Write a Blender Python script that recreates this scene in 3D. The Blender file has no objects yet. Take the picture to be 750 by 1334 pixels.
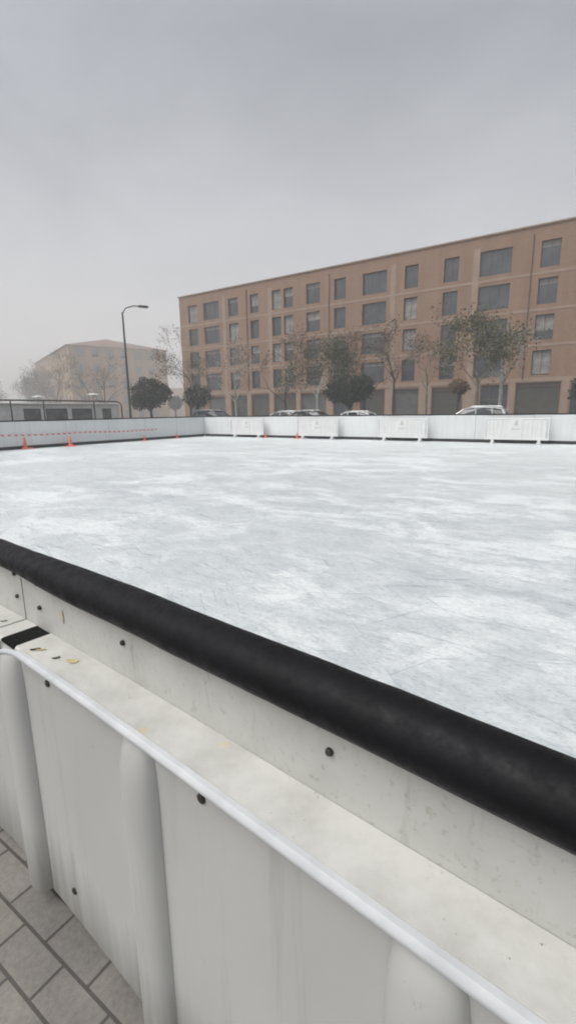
import bpy, math, random
from mathutils import Vector, Matrix, noise
random.seed(7)
R = math.radians
scene = bpy.context.scene
COL = scene.collection
A0 = R(-33.92)                                   # heading of the rink, kerb and main facade
E1 = Vector((math.cos(A0), math.sin(A0), 0)); NR = Vector((-math.sin(A0), math.cos(A0), 0))
GZ = -0.05
def P(q, d, z=GZ): v = E1 * q + NR * d; return Vector((v.x, v.y, z))

# ------------------------------------------------------------------ mesh helpers
class MB:
    def __init__(s): s.v = []; s.f = []
    def add(s, vs, fs):
        o = len(s.v); s.v += [tuple(v) for v in vs]; s.f += [tuple(i + o for i in f) for f in fs]; return s
    def box(s, x0, x1, y0, y1, z0, z1):
        return s.add([(x0,y0,z0),(x1,y0,z0),(x1,y1,z0),(x0,y1,z0),(x0,y0,z1),(x1,y0,z1),(x1,y1,z1),(x0,y1,z1)],
                     [(3,2,1,0),(4,5,6,7),(0,1,5,4),(1,2,6,5),(2,3,7,6),(3,0,4,7)])
    def cbox(s, x0, x1, y0, y1, z0, z1, c):          # chamfered box
        V = []; F = []
        for (z, k) in ((z0, c), (z0 + c, 0), (z1 - c, 0), (z1, c)):
            xa, xb, ya, yb = x0 + k, x1 - k, y0 + k, y1 - k
            V += [(xa+c,ya,z),(xb-c,ya,z),(xb,ya+c,z),(xb,yb-c,z),(xb-c,yb,z),(xa+c,yb,z),(xa,yb-c,z),(xa,ya+c,z)]
        for r in range(3):
            for i in range(8): F.append((r*8+i, r*8+(i+1) % 8, r*8+8+(i+1) % 8, r*8+8+i))
        F.append(tuple(range(7, -1, -1))); F.append(tuple(range(24, 32)))
        return s.add(V, F)
    def tube(s, pts, rad, n=8, cap=True):
        pts = [Vector(p) for p in pts]
        if not isinstance(rad, (list, tuple)): rad = [rad] * len(pts)
        V = []; F = []; ref = None
        for i, p in enumerate(pts):
            t = (pts[min(i+1, len(pts)-1)] - pts[max(i-1, 0)]).normalized()
            if ref is None: ref = Vector((0,0,1)) if abs(t.z) < .9 else Vector((1,0,0))
            a = t.cross(ref).normalized(); b = t.cross(a).normalized(); ref = -b if False else ref
            for k in range(n):
                w = 2*math.pi*k/n; V.append(p + (a*math.cos(w) + b*math.sin(w))*rad[i])
        for i in range(len(pts)-1):
            for k in range(n): F.append((i*n+k, i*n+(k+1) % n, (i+1)*n+(k+1) % n, (i+1)*n+k))
        if cap: F.append(tuple(range(n-1, -1, -1))); F.append(tuple(range((len(pts)-1)*n, len(pts)*n)))
        return s.add(V, F)
    def lathe(s, prof, n=16, c=(0,0,0)):
        V = []; F = []
        for (r, z) in prof:
            for k in range(n):
                w = 2*math.pi*k/n; V.append((c[0]+r*math.cos(w), c[1]+r*math.sin(w), c[2]+z))
        for i in range(len(prof)-1):
            for k in range(n): F.append((i*n+k, i*n+(k+1) % n, (i+1)*n+(k+1) % n, (i+1)*n+k))
        F.append(tuple(range(n-1, -1, -1))); F.append(tuple(range((len(prof)-1)*n, len(prof)*n)))
        return s.add(V, F)
    def sweep(s, prof, frames, closed=True, cap=True):
        # prof: (offset, z) pairs ; frames: (point, outward normal)
        m = len(prof); V = []; F = []
        for (p, n) in frames:
            for (o, z) in prof: V.append((p.x+n.x*o, p.y+n.y*o, z))
        for i in range(len(frames)-1):
            for k in range(m if closed else m-1): F.append((i*m+k, i*m+(k+1) % m, (i+1)*m+(k+1) % m, (i+1)*m+k))
        if closed and cap: F.append(tuple(range(m-1,-1,-1))); F.append(tuple(range((len(frames)-1)*m, len(frames)*m)))
        return s.add(V, F)
    def build(s, name, mat, parent=None, smooth=False, loc=None, rz=0):
        me = bpy.data.meshes.new(name); me.from_pydata(s.v, [], s.f); me.validate(); me.update()
        bm_fix(me)
        if mat: me.materials.append(mat)
        if smooth:
            for p in me.polygons: p.use_smooth = True
            if hasattr(me, 'set_sharp_from_angle'): me.set_sharp_from_angle(angle=R(40))
        o = bpy.data.objects.new(name, me); COL.objects.link(o)
        if parent: o.parent = parent
        if loc is not None: o.location = loc
        o.rotation_euler = (0,0,rz)
        return o
import bmesh
def bm_fix(me):
    bm = bmesh.new(); bm.from_mesh(me); bmesh.ops.recalc_face_normals(bm, faces=bm.faces); bm.to_mesh(me); bm.free()
def empty(name, loc=(0,0,0), rz=0, label=None, cat=None, group=None):
    o = bpy.data.objects.new(name, None); COL.objects.link(o); o.location = loc; o.rotation_euler = (0,0,rz)
    o.empty_display_size = .2
    tag(o, label, cat, group); return o
def tag(o, label=None, cat=None, group=None, kind=None):
    if label: o['label'] = label
    if cat: o['category'] = cat
    if group: o['group'] = group
    if kind: o['kind'] = kind
    return o
def copy_tree(o, parent=None):
    c = o.copy(); COL.objects.link(c)
    if parent: c.parent = parent
    for ch in list(o.children): copy_tree(ch, c)
    return c

# ------------------------------------------------------------------ materials
def newmat(name):
    m = bpy.data.materials.new(name); m.use_nodes = True
    nt = m.node_tree; return m, nt, nt.nodes['Principled BSDF']
def N(nt, t, **k):
    n = nt.nodes.new(t)
    for a, b in k.items():
        if a in n.inputs: n.inputs[a].default_value = b
        else: setattr(n, a, b)
    return n
def ramp(nt, fac, stops):
    r = nt.nodes.new('ShaderNodeValToRGB'); e = r.color_ramp.elements
    while len(e) < len(stops): e.new(.5)
    for i, (p, c) in enumerate(stops):
        e[i].position = p; e[i].color = (*c, 1) if len(c) == 3 else c
    nt.links.new(fac, r.inputs[0]); return r.outputs[0]
def noise_tex(nt, scale, detail=4, rough=.55, vec=None, dist=0):
    n = nt.nodes.new('ShaderNodeTexNoise'); n.inputs['Scale'].default_value = scale; n.inputs['Detail'].default_value = detail
    n.inputs['Roughness'].default_value = rough; n.inputs['Distortion'].default_value = dist
    if vec: nt.links.new(vec, n.inputs['Vector'])
    return n.outputs['Fac']
def coords(nt, kind='Object', scale=(1,1,1), rot=(0,0,0)):
    tc = nt.nodes.new('ShaderNodeTexCoord'); mp = nt.nodes.new('ShaderNodeMapping')
    mp.inputs['Rotation'].default_value = rot; nt.links.new(tc.outputs[kind], mp.inputs['Vector'])
    m2 = nt.nodes.new('ShaderNodeMapping'); m2.inputs['Scale'].default_value = scale      # turn first, stretch after
    nt.links.new(mp.outputs['Vector'], m2.inputs['Vector']); return m2.outputs['Vector']
def bump(nt, bsdf, h, strength=.3, dist=.02):
    b = nt.nodes.new('ShaderNodeBump'); b.inputs['Strength'].default_value = strength; b.inputs['Distance'].default_value = dist
    nt.links.new(h, b.inputs['Height']); nt.links.new(b.outputs[0], bsdf.inputs['Normal'])
def mix(nt, fac, a, b, mode='MIX'):
    m = nt.nodes.new('ShaderNodeMix'); m.data_type = 'RGBA'; m.blend_type = mode
    for s, v in ((m.inputs[0], fac), (m.inputs[6], a), (m.inputs[7], b)):
        if hasattr(v, 'default_value') or hasattr(v, 'is_linked'): nt.links.new(v, s)
        elif isinstance(v, (int, float)): s.default_value = v
        else: s.default_value = (*v, 1)
    return m.outputs[2]
def mat_var(name, c1, c2, scale=3, rough=.7, bmp=0, bscale=30, metallic=0, spec=.5, stops=(.35,.65), vscale=(1,1,1), detail=5):
    m, nt, b = newmat(name); v = coords(nt, 'Object', vscale)
    f = noise_tex(nt, scale, detail, .6, v)
    nt.links.new(ramp(nt, f, [(stops[0], c1), (stops[1], c2)]), b.inputs['Base Color'])
    b.inputs['Roughness'].default_value = rough; b.inputs['Metallic'].default_value = metallic
    b.inputs['Specular IOR Level'].default_value = spec
    if bmp: bump(nt, b, noise_tex(nt, bscale, 4, .6, v), bmp, .01)
    return m

M = {}
# white sheet on the far boards: almost uniform, slightly dirty with vertical streaks and panel-to-panel drift
def sheet_mat(name, lo, hi, base_dirt):
    m, nt, b = newmat(name)
    v1 = coords(nt, 'Object', (.25, .25, .35)); f1 = noise_tex(nt, 1.2, 3, .5, v1)
    v2 = coords(nt, 'Object', (3.5, 3.5, .25)); f2 = noise_tex(nt, 2.0, 4, .6, v2)
    c = ramp(nt, f1, [(.3, lo), (.7, hi)])
    st = ramp(nt, f2, [(.35, (.90,.90,.89)), (.55, (1,1,1))])
    c = mix(nt, .7, c, st, 'MULTIPLY')
    sep = nt.nodes.new('ShaderNodeSeparateXYZ'); tc = nt.nodes.new('ShaderNodeTexCoord'); nt.links.new(tc.outputs['Object'], sep.inputs[0])
    mr = N(nt, 'ShaderNodeMapRange'); mr.inputs[1].default_value = .12; mr.inputs[2].default_value = .5
    nt.links.new(sep.outputs['Z'], mr.inputs[0])
    g = ramp(nt, mr.outputs[0], [(0, base_dirt), (1, (1,1,1))])
    c = mix(nt, 1.0, c, g, 'MULTIPLY')
    nt.links.new(c, b.inputs['Base Color']); b.inputs['Roughness'].default_value = .55
    bump(nt, b, noise_tex(nt, 1.6, 3, .5, coords(nt, 'Object', (1,1,.4))), .35, .05)
    return m
M['sheet'] = sheet_mat('white_sheet', (.62,.645,.655), (.69,.71,.715), (.92,.92,.91))
M['foam'] = mat_var('black_foam', (.0012,.0012,.0022), (.0030,.0030,.0052), 9, .60, .12, 25, spec=.20)
M['slot_fill'] = mat_var('black_slot_fill', (.002,.0025,.002), (.006,.007,.005), 9, .8, .2, 80, spec=.2)
M['strip'] = mat_var('black_strip', (.010,.011,.012), (.030,.031,.033), 2, .7)
# near boards: scuffed white plastic with fine scratches and faint yellow stains
def foam_mat():
    m, nt, b = newmat('black_foam'); v = coords(nt, 'Object')
    c = ramp(nt, noise_tex(nt, 9, 5, .6, v), [(.35,(.0012,.0012,.0022)), (.65,(.0030,.0030,.0052))])
    d = noise_tex(nt, 30, 8, .82, coords(nt, 'Object', (1,1,1), (.3,.5,.2))); c = mix(nt, ramp(nt, d, [(.66,(0,0,0)), (.76,(.22,.22,.22))]), c, (.16,.15,.13))
    nt.links.new(c, b.inputs['Base Color']); nt.links.new(ramp(nt, d, [(.4,(.48,.48,.48)), (.7,(.8,.8,.8))]), b.inputs['Roughness'])
    b.inputs['Specular IOR Level'].default_value = .24; bump(nt, b, noise_tex(nt, 14, 5, .6, v), .22, .012); return m
M['foam'] = foam_mat()
def plastic():
    m, nt, b = newmat('white_board_plastic')
    v = coords(nt, 'Object'); f = noise_tex(nt, 5, 6, .65, v)
    c = ramp(nt, f, [(.30, (.40,.40,.375)), (.52, (.46,.46,.435)), (.75, (.51,.51,.485))])
    f2 = noise_tex(nt, 70, 3, .7, v); c = mix(nt, 1., c, ramp(nt, f2, [(.30, (.80,.79,.76)), (.42, (1,1,1))]), 'MULTIPLY')
    f3 = noise_tex(nt, 7, 2, .5, coords(nt, 'Object', (1,1,1), (.4,.2,.9)))
    c = mix(nt, ramp(nt, f3, [(.70,(0,0,0)), (.80,(.35,.35,.35))]), c, (.62,.50,.26))
    f4 = noise_tex(nt, 22, 5, .7, coords(nt, 'Object', (1,1,.15)))
    c = mix(nt, 1., c, ramp(nt, f4, [(.28,(.80,.80,.78)), (.40,(1,1,1))]), 'MULTIPLY')
    nt.links.new(c, b.inputs['Base Color']); b.inputs['Roughness'].default_value = .5
    bump(nt, b, noise_tex(nt, 40, 5, .6, v), .10, .004); return m
M['board'] = plastic()
def ledge_mat():
    m, nt, b = newmat('speckled_ledge_plastic')
    v = coords(nt, 'Object'); f = noise_tex(nt, 6, 6, .7, v)
    c = ramp(nt, f, [(.3, (.46,.46,.43)), (.6, (.62,.62,.59))])
    sp = noise_tex(nt, 42, 4, .75, v); c = mix(nt, ramp(nt, sp, [(.66,(0,0,0)), (.72,(.75,.75,.75))]), c, (.16,.15,.12))
    sy = noise_tex(nt, 16, 3, .6, coords(nt, 'Object', (1,1,1), (.1,.7,.3))); c = mix(nt, ramp(nt, sy, [(.66,(0,0,0)), (.76,(.6,.6,.6))]), c, (.62,.50,.16))
    nt.links.new(c, b.inputs['Base Color']); b.inputs['Roughness'].default_value = .5
    bump(nt, b, sp, .12, .004); return m
M['ledge'] = ledge_mat()
M['lip'] = mat_var('pale_edge_plastic', (.50,.52,.54), (.64,.655,.67), 8, .35)
def rib_mat():
    m, nt, b = newmat('grey_rib_plastic')
    f = noise_tex(nt, 2.2, 3, .5, coords(nt, 'Object')); c = ramp(nt, f, [(.3,(.42,.425,.415)), (.7,(.47,.475,.46))])
    g = noise_tex(nt, 9, 6, .72, coords(nt, 'Object', (1.6,1.6,.10))); c = mix(nt, 1., c, ramp(nt, g, [(.28,(.84,.835,.81)), (.46,(1,1,1))]), 'MULTIPLY')
    k = noise_tex(nt, 26, 8, .8, coords(nt, 'Object', (1,1,.6), (.5,.3,0))); c = mix(nt, ramp(nt, k, [(.64,(0,0,0)), (.70,(.6,.6,.6))]), c, (.17,.165,.15))
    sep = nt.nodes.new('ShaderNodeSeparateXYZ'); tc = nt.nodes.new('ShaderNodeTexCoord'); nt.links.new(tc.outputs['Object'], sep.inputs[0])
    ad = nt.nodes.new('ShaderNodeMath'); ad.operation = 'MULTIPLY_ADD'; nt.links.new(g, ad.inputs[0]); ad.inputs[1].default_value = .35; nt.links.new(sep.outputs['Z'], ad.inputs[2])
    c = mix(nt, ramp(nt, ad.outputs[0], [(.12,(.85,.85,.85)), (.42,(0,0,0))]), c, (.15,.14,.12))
    nt.links.new(c, b.inputs['Base Color']); b.inputs['Roughness'].default_value = .55
    bump(nt, b, k, .10, .003); return m
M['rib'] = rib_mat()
M['bolt'] = mat_var('dull_bolt_steel', (.03,.03,.028), (.07,.065,.06), 40, .45, metallic=.5)
M['seam'] = mat_var('dark_seam', (.12,.12,.12), (.22,.22,.21), 30, .8)
M['stain'] = mat_var('ochre_stain', (.47,.42,.32), (.47,.45,.39), 30, .7)
M['leaf_y'] = mat_var('yellow_leaf', (.50,.42,.17), (.56,.50,.30), 30, .7)
M['leaf_d'] = mat_var('dark_leaf', (.03,.03,.025), (.12,.10,.03), 30, .8)

def ice_mat():
    m, nt, b = newmat('frosted_ice')
    rz = -A0
    def math_(op, a, k):
        x = nt.nodes.new('ShaderNodeMath'); x.operation = op
        for s_, v in ((x.inputs[0], a), (x.inputs[1], k)):
            if isinstance(v, (int, float)): s_.default_value = v
            else: nt.links.new(v, s_)
        return x.outputs[0]
    def grey(f, stops): return ramp(nt, f, [(p, (v,v,v)) for p, v in stops])
    v0 = coords(nt, 'Object', (1,1,1), (0,0,rz))
    big = noise_tex(nt, .13, 4, .55, v0, .4)
    powder = noise_tex(nt, 9, 8, .78, coords(nt, 'Object', (.7,1.3,1), (0,0,rz+.1)))
    grain = noise_tex(nt, 34, 6, .78, coords(nt, 'Object', (.7,1.2,1), (0,0,rz-.2)))
    mott = noise_tex(nt, 3.0, 9, .74, coords(nt, 'Object', (.8,1.2,1), (0,0,rz+.15)), .4)
    pat = math_('ADD', math_('ADD', noise_tex(nt, .95, 9, .68, coords(nt, 'Object', (.72,1.2,1), (0,0,rz+.10)), .6), math_('MULTIPLY', math_('SUBTRACT', noise_tex(nt, .17, 3, .5, coords(nt, 'Object', (1,1.2,1), (.2,.1,rz)), .5), .5), .45)), math_('MULTIPLY', powder, .20))
    pat2 = math_('ADD', noise_tex(nt, 2.3, 7, .68, coords(nt, 'Object', (.8,1.1,1), (0,0,rz-.25)), .6), math_('MULTIPLY', powder, .24))
    wet = noise_tex(nt, .45, 5, .6, coords(nt, 'Object', (.6,1.2,1), (.3,.2,rz)), .7)
    base = ramp(nt, big, [(.32, (.50,.545,.565)), (.50, (.555,.60,.612)), (.70, (.615,.655,.665))])
    c = mix(nt, grey(wet, [(.36,.6),(.50,0)]), base, (.455,.50,.53))
    c = mix(nt, grey(mott, [(.36,0),(.50,.35),(.68,.85)]), c, (.685,.725,.735))
    c = mix(nt, grey(pat2, [(.63,0),(.69,.30),(.79,.55)]), c, (.765,.805,.81))
    c = mix(nt, grey(pat, [(.62,0),(.67,.42),(.80,.80)]), c, (.83,.855,.86))
    c = mix(nt, 1., c, grey(grain, [(.30,.66),(.47,.97),(.70,1.08)]), 'MULTIPLY')
    c = mix(nt, 1., c, grey(powder, [(.28,.80),(.45,1.0),(.72,1.05)]), 'MULTIPLY')
    # skate cuts: fine stretched lines in several directions, darker grooves with pale scraped edges
    h = grain
    for k, (rot, sc, lo) in enumerate(((.35,5.5,.35),(-.45,5,.34),(.75,6.5,.33),(.05,4.2,.35),(-1.05,6,.33))):
        q = noise_tex(nt, sc, 5, .70, coords(nt, 'Object', (.16, 3.6, 1), (0,0,rz+rot)), 1.5)
        c = mix(nt, 1., c, ramp(nt, q, [(lo-.02,(.66,.70,.73)), (lo+.05,(1,1,1)), (.66,(1,1,1)), (.72,(1.07,1.07,1.07))]), 'MULTIPLY'); h = math_('ADD', h, q)
    # scraped snow, with grazing glare and fog whiteness painted in, towards the far boards
    tc = nt.nodes.new('ShaderNodeTexCoord'); d = nt.nodes.new('ShaderNodeVectorMath'); d.operation = 'DOT_PRODUCT'
    d.inputs[1].default_value = tuple(NR); nt.links.new(tc.outputs['Object'], d.inputs[0])
    mr = N(nt, 'ShaderNodeMapRange'); mr.inputs[1].default_value = 6; mr.inputs[2].default_value = 20; nt.links.new(d.outputs['Value'], mr.inputs[0])
    c = mix(nt, math_('MULTIPLY', mr.outputs[0], grey(mott, [(.3,.35),(.65,.9)])), c, (.70,.74,.75))
    nt.links.new(c, b.inputs['Base Color'])
    nt.links.new(grey(pat, [(.55,.36),(.68,.75)]), b.inputs['Roughness'])
    b.inputs['Specular IOR Level'].default_value = .28
    bump(nt, b, h, .30, .015); return m
M['ice'] = ice_mat()

def pavers(name, c1, c2, mortar, sc):
    m, nt, b = newmat(name); v = coords(nt, 'Object', (1,1,1), (0,0,-A0))
    br = N(nt, 'ShaderNodeTexBrick'); br.inputs['Scale'].default_value = sc; br.inputs['Mortar Size'].default_value = .012
    br.inputs['Color1'].default_value = (*c1,1); br.inputs['Color2'].default_value = (*c2,1); br.inputs['Mortar'].default_value = (*mortar,1)
    nt.links.new(v, br.inputs['Vector'])
    d = noise_tex(nt, 2.0, 7, .65, v); e = noise_tex(nt, 60, 4, .7, v)
    c = mix(nt, 1., br.outputs['Color'], ramp(nt, d, [(.3,(.62,.62,.62)), (.65,(1.05,1.04,1.02))]), 'MULTIPLY')
    c = mix(nt, 1., c, ramp(nt, e, [(.3,(.78,.78,.78)), (.6,(1.05,1.05,1.05))]), 'MULTIPLY')
    nt.links.new(c, b.inputs['Base Color'])
    nt.links.new(ramp(nt, d, [(.35,(.35,.35,.35)), (.6,(.8,.8,.8))]), b.inputs['Roughness'])
    ad = nt.nodes.new('ShaderNodeMath'); ad.operation = 'SUBTRACT'; nt.links.new(e, ad.inputs[0]); nt.links.new(br.outputs['Fac'], ad.inputs[1])
    bump(nt, b, ad.outputs[0], .25, .006); return m
M['paving'] = pavers('plaza_paving', (.22,.21,.195), (.27,.255,.235), (.09,.085,.08), 2.4)
M['asphalt'] = mat_var('asphalt', (.040,.040,.042), (.060,.060,.060), 3, .85, .3, 80)
M['kerbstone'] = mat_var('kerbstone', (.28,.27,.26), (.36,.35,.33), 4, .85, .2)
M['paint'] = mat_var('road_paint', (.55,.55,.53), (.70,.70,.68), 8, .7)

def facade(name, c1, c2, dark):
    m, nt, b = newmat(name); v = coords(nt, 'Object', (1,1,1))
    sep = nt.nodes.new('ShaderNodeSeparateXYZ'); nt.links.new(v, sep.inputs[0])
    cmb = nt.nodes.new('ShaderNodeCombineXYZ'); ad = nt.nodes.new('ShaderNodeMath'); nt.links.new(sep.outputs[0], ad.inputs[0]); nt.links.new(sep.outputs[1], ad.inputs[1])
    nt.links.new(ad.outputs[0], cmb.inputs[0]); nt.links.new(sep.outputs[2], cmb.inputs[1])
    br = N(nt, 'ShaderNodeTexBrick'); br.inputs['Scale'].default_value = 1; br.inputs['Brick Width'].default_value = .25; br.inputs['Row Height'].default_value = .075
    br.inputs['Mortar Size'].default_value = .008; br.inputs['Color1'].default_value = (*c1,1); br.inputs['Color2'].default_value = (*c2,1); br.inputs['Mortar'].default_value = (*[x*.8 for x in c2],1)
    nt.links.new(cmb.outputs[0], br.inputs['Vector'])
    f = noise_tex(nt, .55, 7, .66, coords(nt, 'Object', (1.6,1,.22)))
    c = mix(nt, 1., br.outputs['Color'], ramp(nt, f, [(.3, dark), (.7, (1.08,1.06,1.04))]), 'MULTIPLY')
    nt.links.new(c, b.inputs['Base Color']); b.inputs['Roughness'].default_value = .9; return m
M['brick'] = facade('tan_brick', (.235,.142,.094), (.275,.172,.113), (.80,.80,.82))
M['ochre'] = facade('ochre_render', (.40,.265,.135), (.44,.30,.155), (.70,.73,.78))
M['house'] = facade('pink_render', (.36,.29,.25), (.38,.31,.27), (.85,.85,.85))
M['band'] = mat_var('pale_stone_band', (.255,.182,.135), (.305,.225,.168), 1.2, .85)
M['glass'] = mat_var('dark_window_glass', (.016,.020,.024), (.06,.07,.082), .45, .12, spec=.6)
M['glass_pale'] = mat_var('pale_kiosk_glass', (.07,.085,.085), (.16,.175,.17), 1.2, .3, spec=.6)
M['frame'] = mat_var('brown_window_frame', (.05,.038,.030), (.08,.06,.048), 5, .6)
M['blind'] = mat_var('rolled_blind', (.17,.17,.165), (.30,.295,.28), 2, .8)
M['shutter'] = mat_var('olive_grey_shutter', (.040,.039,.030), (.062,.060,.046), 1.5, .55)
M['shutter2'] = mat_var('mid_grey_shutter', (.065,.067,.066), (.10,.10,.098), 1.5, .55)
M['roof'] = mat_var('roof_tile', (.16,.09,.06), (.25,.15,.10), 3, .9)
M['pipe'] = mat_var('copper_downpipe', (.10,.055,.04), (.16,.09,.065), 4, .5)
M['white_wall'] = mat_var('kiosk_white', (.60,.61,.60), (.74,.75,.74), 1.5, .6)
M['dark_metal'] = mat_var('dark_green_metal', (.012,.016,.015), (.028,.033,.031), 4, .45)
M['lamp_metal'] = mat_var('lamp_post_metal', (.030,.038,.034), (.055,.062,.056), 4, .5)
M['lamp_glass'] = mat_var('frosted_lamp', (.62,.63,.62), (.75,.76,.75), 4, .4)
M['barrier'] = mat_var('white_barrier_plastic', (.61,.63,.62), (.675,.69,.68), 2.5, .45)
M['emblem'] = mat_var('grey_emblem', (.42,.43,.42), (.50,.51,.49), 6, .6)
M['cone'] = mat_var('faded_red_cone', (.72,.13,.09), (.82,.22,.16), 6, .5)
M['cone_base'] = mat_var('red_cone_base', (.68,.12,.08), (.78,.20,.15), 6, .6)
M['bark'] = mat_var('plane_bark', (.10,.085,.065), (.24,.215,.17), 3, .9, .3, 20)
M['bark_pale'] = mat_var('pale_plane_bark', (.30,.29,.25), (.46,.45,.40), 3, .9, .3, 20)
M['bark_dark'] = mat_var('dark_bark', (.035,.028,.022), (.075,.06,.05), 3, .9, .3, 20)
def leafmat(name, c1, c2):
    m, nt, b = newmat(name); v = coords(nt, 'Object'); f = noise_tex(nt, 1.6, 4, .6, v)
    g = nt.nodes.new('ShaderNodeNewGeometry')
    c = mix(nt, 1., ramp(nt, f, [(.3, c1), (.7, c2)]), ramp(nt, g.outputs['Random Per Island'], [(0,(.55,.55,.55)), (1,(1.35,1.3,1.2))]), 'MULTIPLY')
    nt.links.new(c, b.inputs['Base Color']); b.inputs['Roughness'].default_value = .7; b.inputs['Specular IOR Level'].default_value = .2; return m
M['leaf_dark'] = leafmat('evergreen_leaves', (.018,.026,.014), (.045,.058,.030))
M['leaf_olive'] = leafmat('olive_autumn_leaves', (.055,.062,.026), (.125,.125,.055))
M['leaf_brown'] = leafmat('brown_autumn_leaves', (.085,.05,.025), (.17,.11,.055))
def carpaint(name, c, met=.3):
    m, nt, b = newmat(name); f = noise_tex(nt, 3, 3, .5, coords(nt, 'Object'))
    nt.links.new(ramp(nt, f, [(.3, tuple(x*.9 for x in c)), (.7, c)]), b.inputs['Base Color'])
    b.inputs['Roughness'].default_value = .35; b.inputs['Metallic'].default_value = met; b.inputs['Coat Weight'].default_value = .5; return m
M['silver'] = carpaint('silver_paint', (.58,.59,.60), .5); M['white_car'] = carpaint('white_paint', (.74,.75,.75), 0)
M['dark_blue'] = carpaint('dark_blue_paint', (.03,.04,.06)); M['graphite'] = carpaint('graphite_paint', (.12,.125,.13), .5)
M['tyre'] = mat_var('tyre_rubber', (.012,.012,.012), (.02,.02,.02), 9, .85)
M['rim'] = mat_var('alloy_rim', (.40,.41,.42), (.5,.51,.52), 9, .35, metallic=.8)
M['head_lens'] = mat_var('headlight_lens', (.6,.62,.65), (.75,.76,.78), 9, .15)
M['tail_lens'] = mat_var('tail_light_lens', (.30,.02,.02), (.42,.03,.03), 9, .2)
def tape_mat():
    m, nt, b = newmat('red_white_tape'); v = coords(nt, 'Object')
    w = N(nt, 'ShaderNodeTexWave'); w.wave_type = 'BANDS'; w.bands_direction = 'DIAGONAL'; w.inputs['Scale'].default_value = 1.6
    nt.links.new(v, w.inputs['Vector'])
    nt.links.new(ramp(nt, w.outputs['Fac'], [(.45,(.68,.68,.68)), (.52,(.70,.13,.13))]), b.inputs['Base Color']); b.inputs['Roughness'].default_value = .5; return m
M['tape'] = tape_mat()

# ------------------------------------------------------------------ setting: ground, road, pavement, ice
S = 700
MB().add([(-S,-S,GZ),(S,-S,GZ),(S,S,GZ),(-S,S,GZ)], [(0,1,2,3)]).build('ground', M['paving'])['kind'] = 'structure'
def strip(name, q0, q1, d0, d1, z, mat):
    o = MB().add([P(q0,d0,z),P(q1,d0,z),P(q1,d1,z),P(q0,d1,z)], [(0,1,2,3)]).build(name, mat); o['kind'] = 'structure'; return o
strip('road', -120, 80, 29.0, 40.6, GZ+.004, M['asphalt'])
mb = MB()
for k in range(20):
    a = -60 + k*4.6
    mb.add([P(a,32.3,GZ+.008),P(a+2.4,32.3,GZ+.008),P(a+2.4,32.45,GZ+.008),P(a,32.45,GZ+.008)], [(0,1,2,3)])
mb.build('road_marking', M['paint'])['kind'] = 'structure'
def slab(name, q0, q1, d0, d1, z0, z1, mat):
    o = MB().box(q0,q1,d0,d1,z0,z1).build(name, mat, rz=A0); o['kind'] = 'structure'; return o
slab('pavement', -120, 80, 40.8, 49.3, GZ-.05, GZ+.125, M['paving'])
slab('kerb', -120, 80, 40.6, 40.8, GZ-.05, GZ+.13, M['kerbstone'])
slab('kerb', -120, 80, 28.8, 29.0, GZ-.05, GZ+.08, M['kerbstone'])

# near rail path (slightly bent boards), left to right
A = Vector((-.944, 1.5, 0))
ctrl = [A - E1*18 - E1*0.35, A - E1*9, A - E1*3, A - E1*1.0, A, Vector((-.731,1.328,0)), Vector((-.561,1.195,0)), Vector((-.377,1.046,0)), Vector((-.198,.895,0)), Vector((-.031,.756,0)),
        Vector((.36,.432,0)), Vector((1.13,-.203,0)), Vector((2.7,-1.50,0)), Vector((5.0,-3.40,0))]
# smooth once
def smooth(c, it):
    c = [p.copy() for p in c]
    for _ in range(it):
        c = [c[0]] + [c[i]*.5 + (c[i-1]+c[i+1])*.25 if (c[i+1]-c[i-1]).length < .9 else c[i] for i in range(1, len(c)-1)] + [c[-1]]
    return c
ctrl = smooth(ctrl, 2)
cum = [0]
for i in range(1, len(ctrl)): cum.append(cum[-1] + (ctrl[i]-ctrl[i-1]).length)
U0 = cum[4]                                          # arc length at A -> u = 0
def at(u):
    s = min(max(u + U0, 0), cum[-1]-1e-6)
    for i in range(len(cum)-1):
        if cum[i] <= s <= cum[i+1]:
            t = (s-cum[i])/(cum[i+1]-cum[i]); p = ctrl[i].lerp(ctrl[i+1], t); break
    return p
def frame(u):
    p = at(u); t = (at(u+.12)-at(u-.12)).normalized()
    return p, Vector((t.y, -t.x, 0)) if (Vector((t.y,-t.x,0)).dot(NR) < 0) else Vector((-t.y, t.x, 0))
def frames(u0, u1, step=.08):
    n = max(1, int((u1-u0)/step)); return [frame(u0 + (u1-u0)*i/n) for i in range(n+1)]
UMIN, UMAX = -17.6, cum[-1]-U0-.05

CQ, CD = -21.97, 23.10                               # far left corner of the rink
Cw = P(CQ, CD, 0)
pts = [P(CQ,CD,0), P(14,CD,0)]
edge = [ (p + n*-.02) for p, n in frames(UMIN, UMAX, .25)]
pts += [Vector((e.x, e.y, 0)) for e in reversed(edge)]
pts.append(P(CQ, .75, 0))
MB().add([(p.x,p.y,0) for p in pts], [tuple(range(len(pts)))]).build('ice', M['ice'])['kind'] = 'structure'

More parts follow.
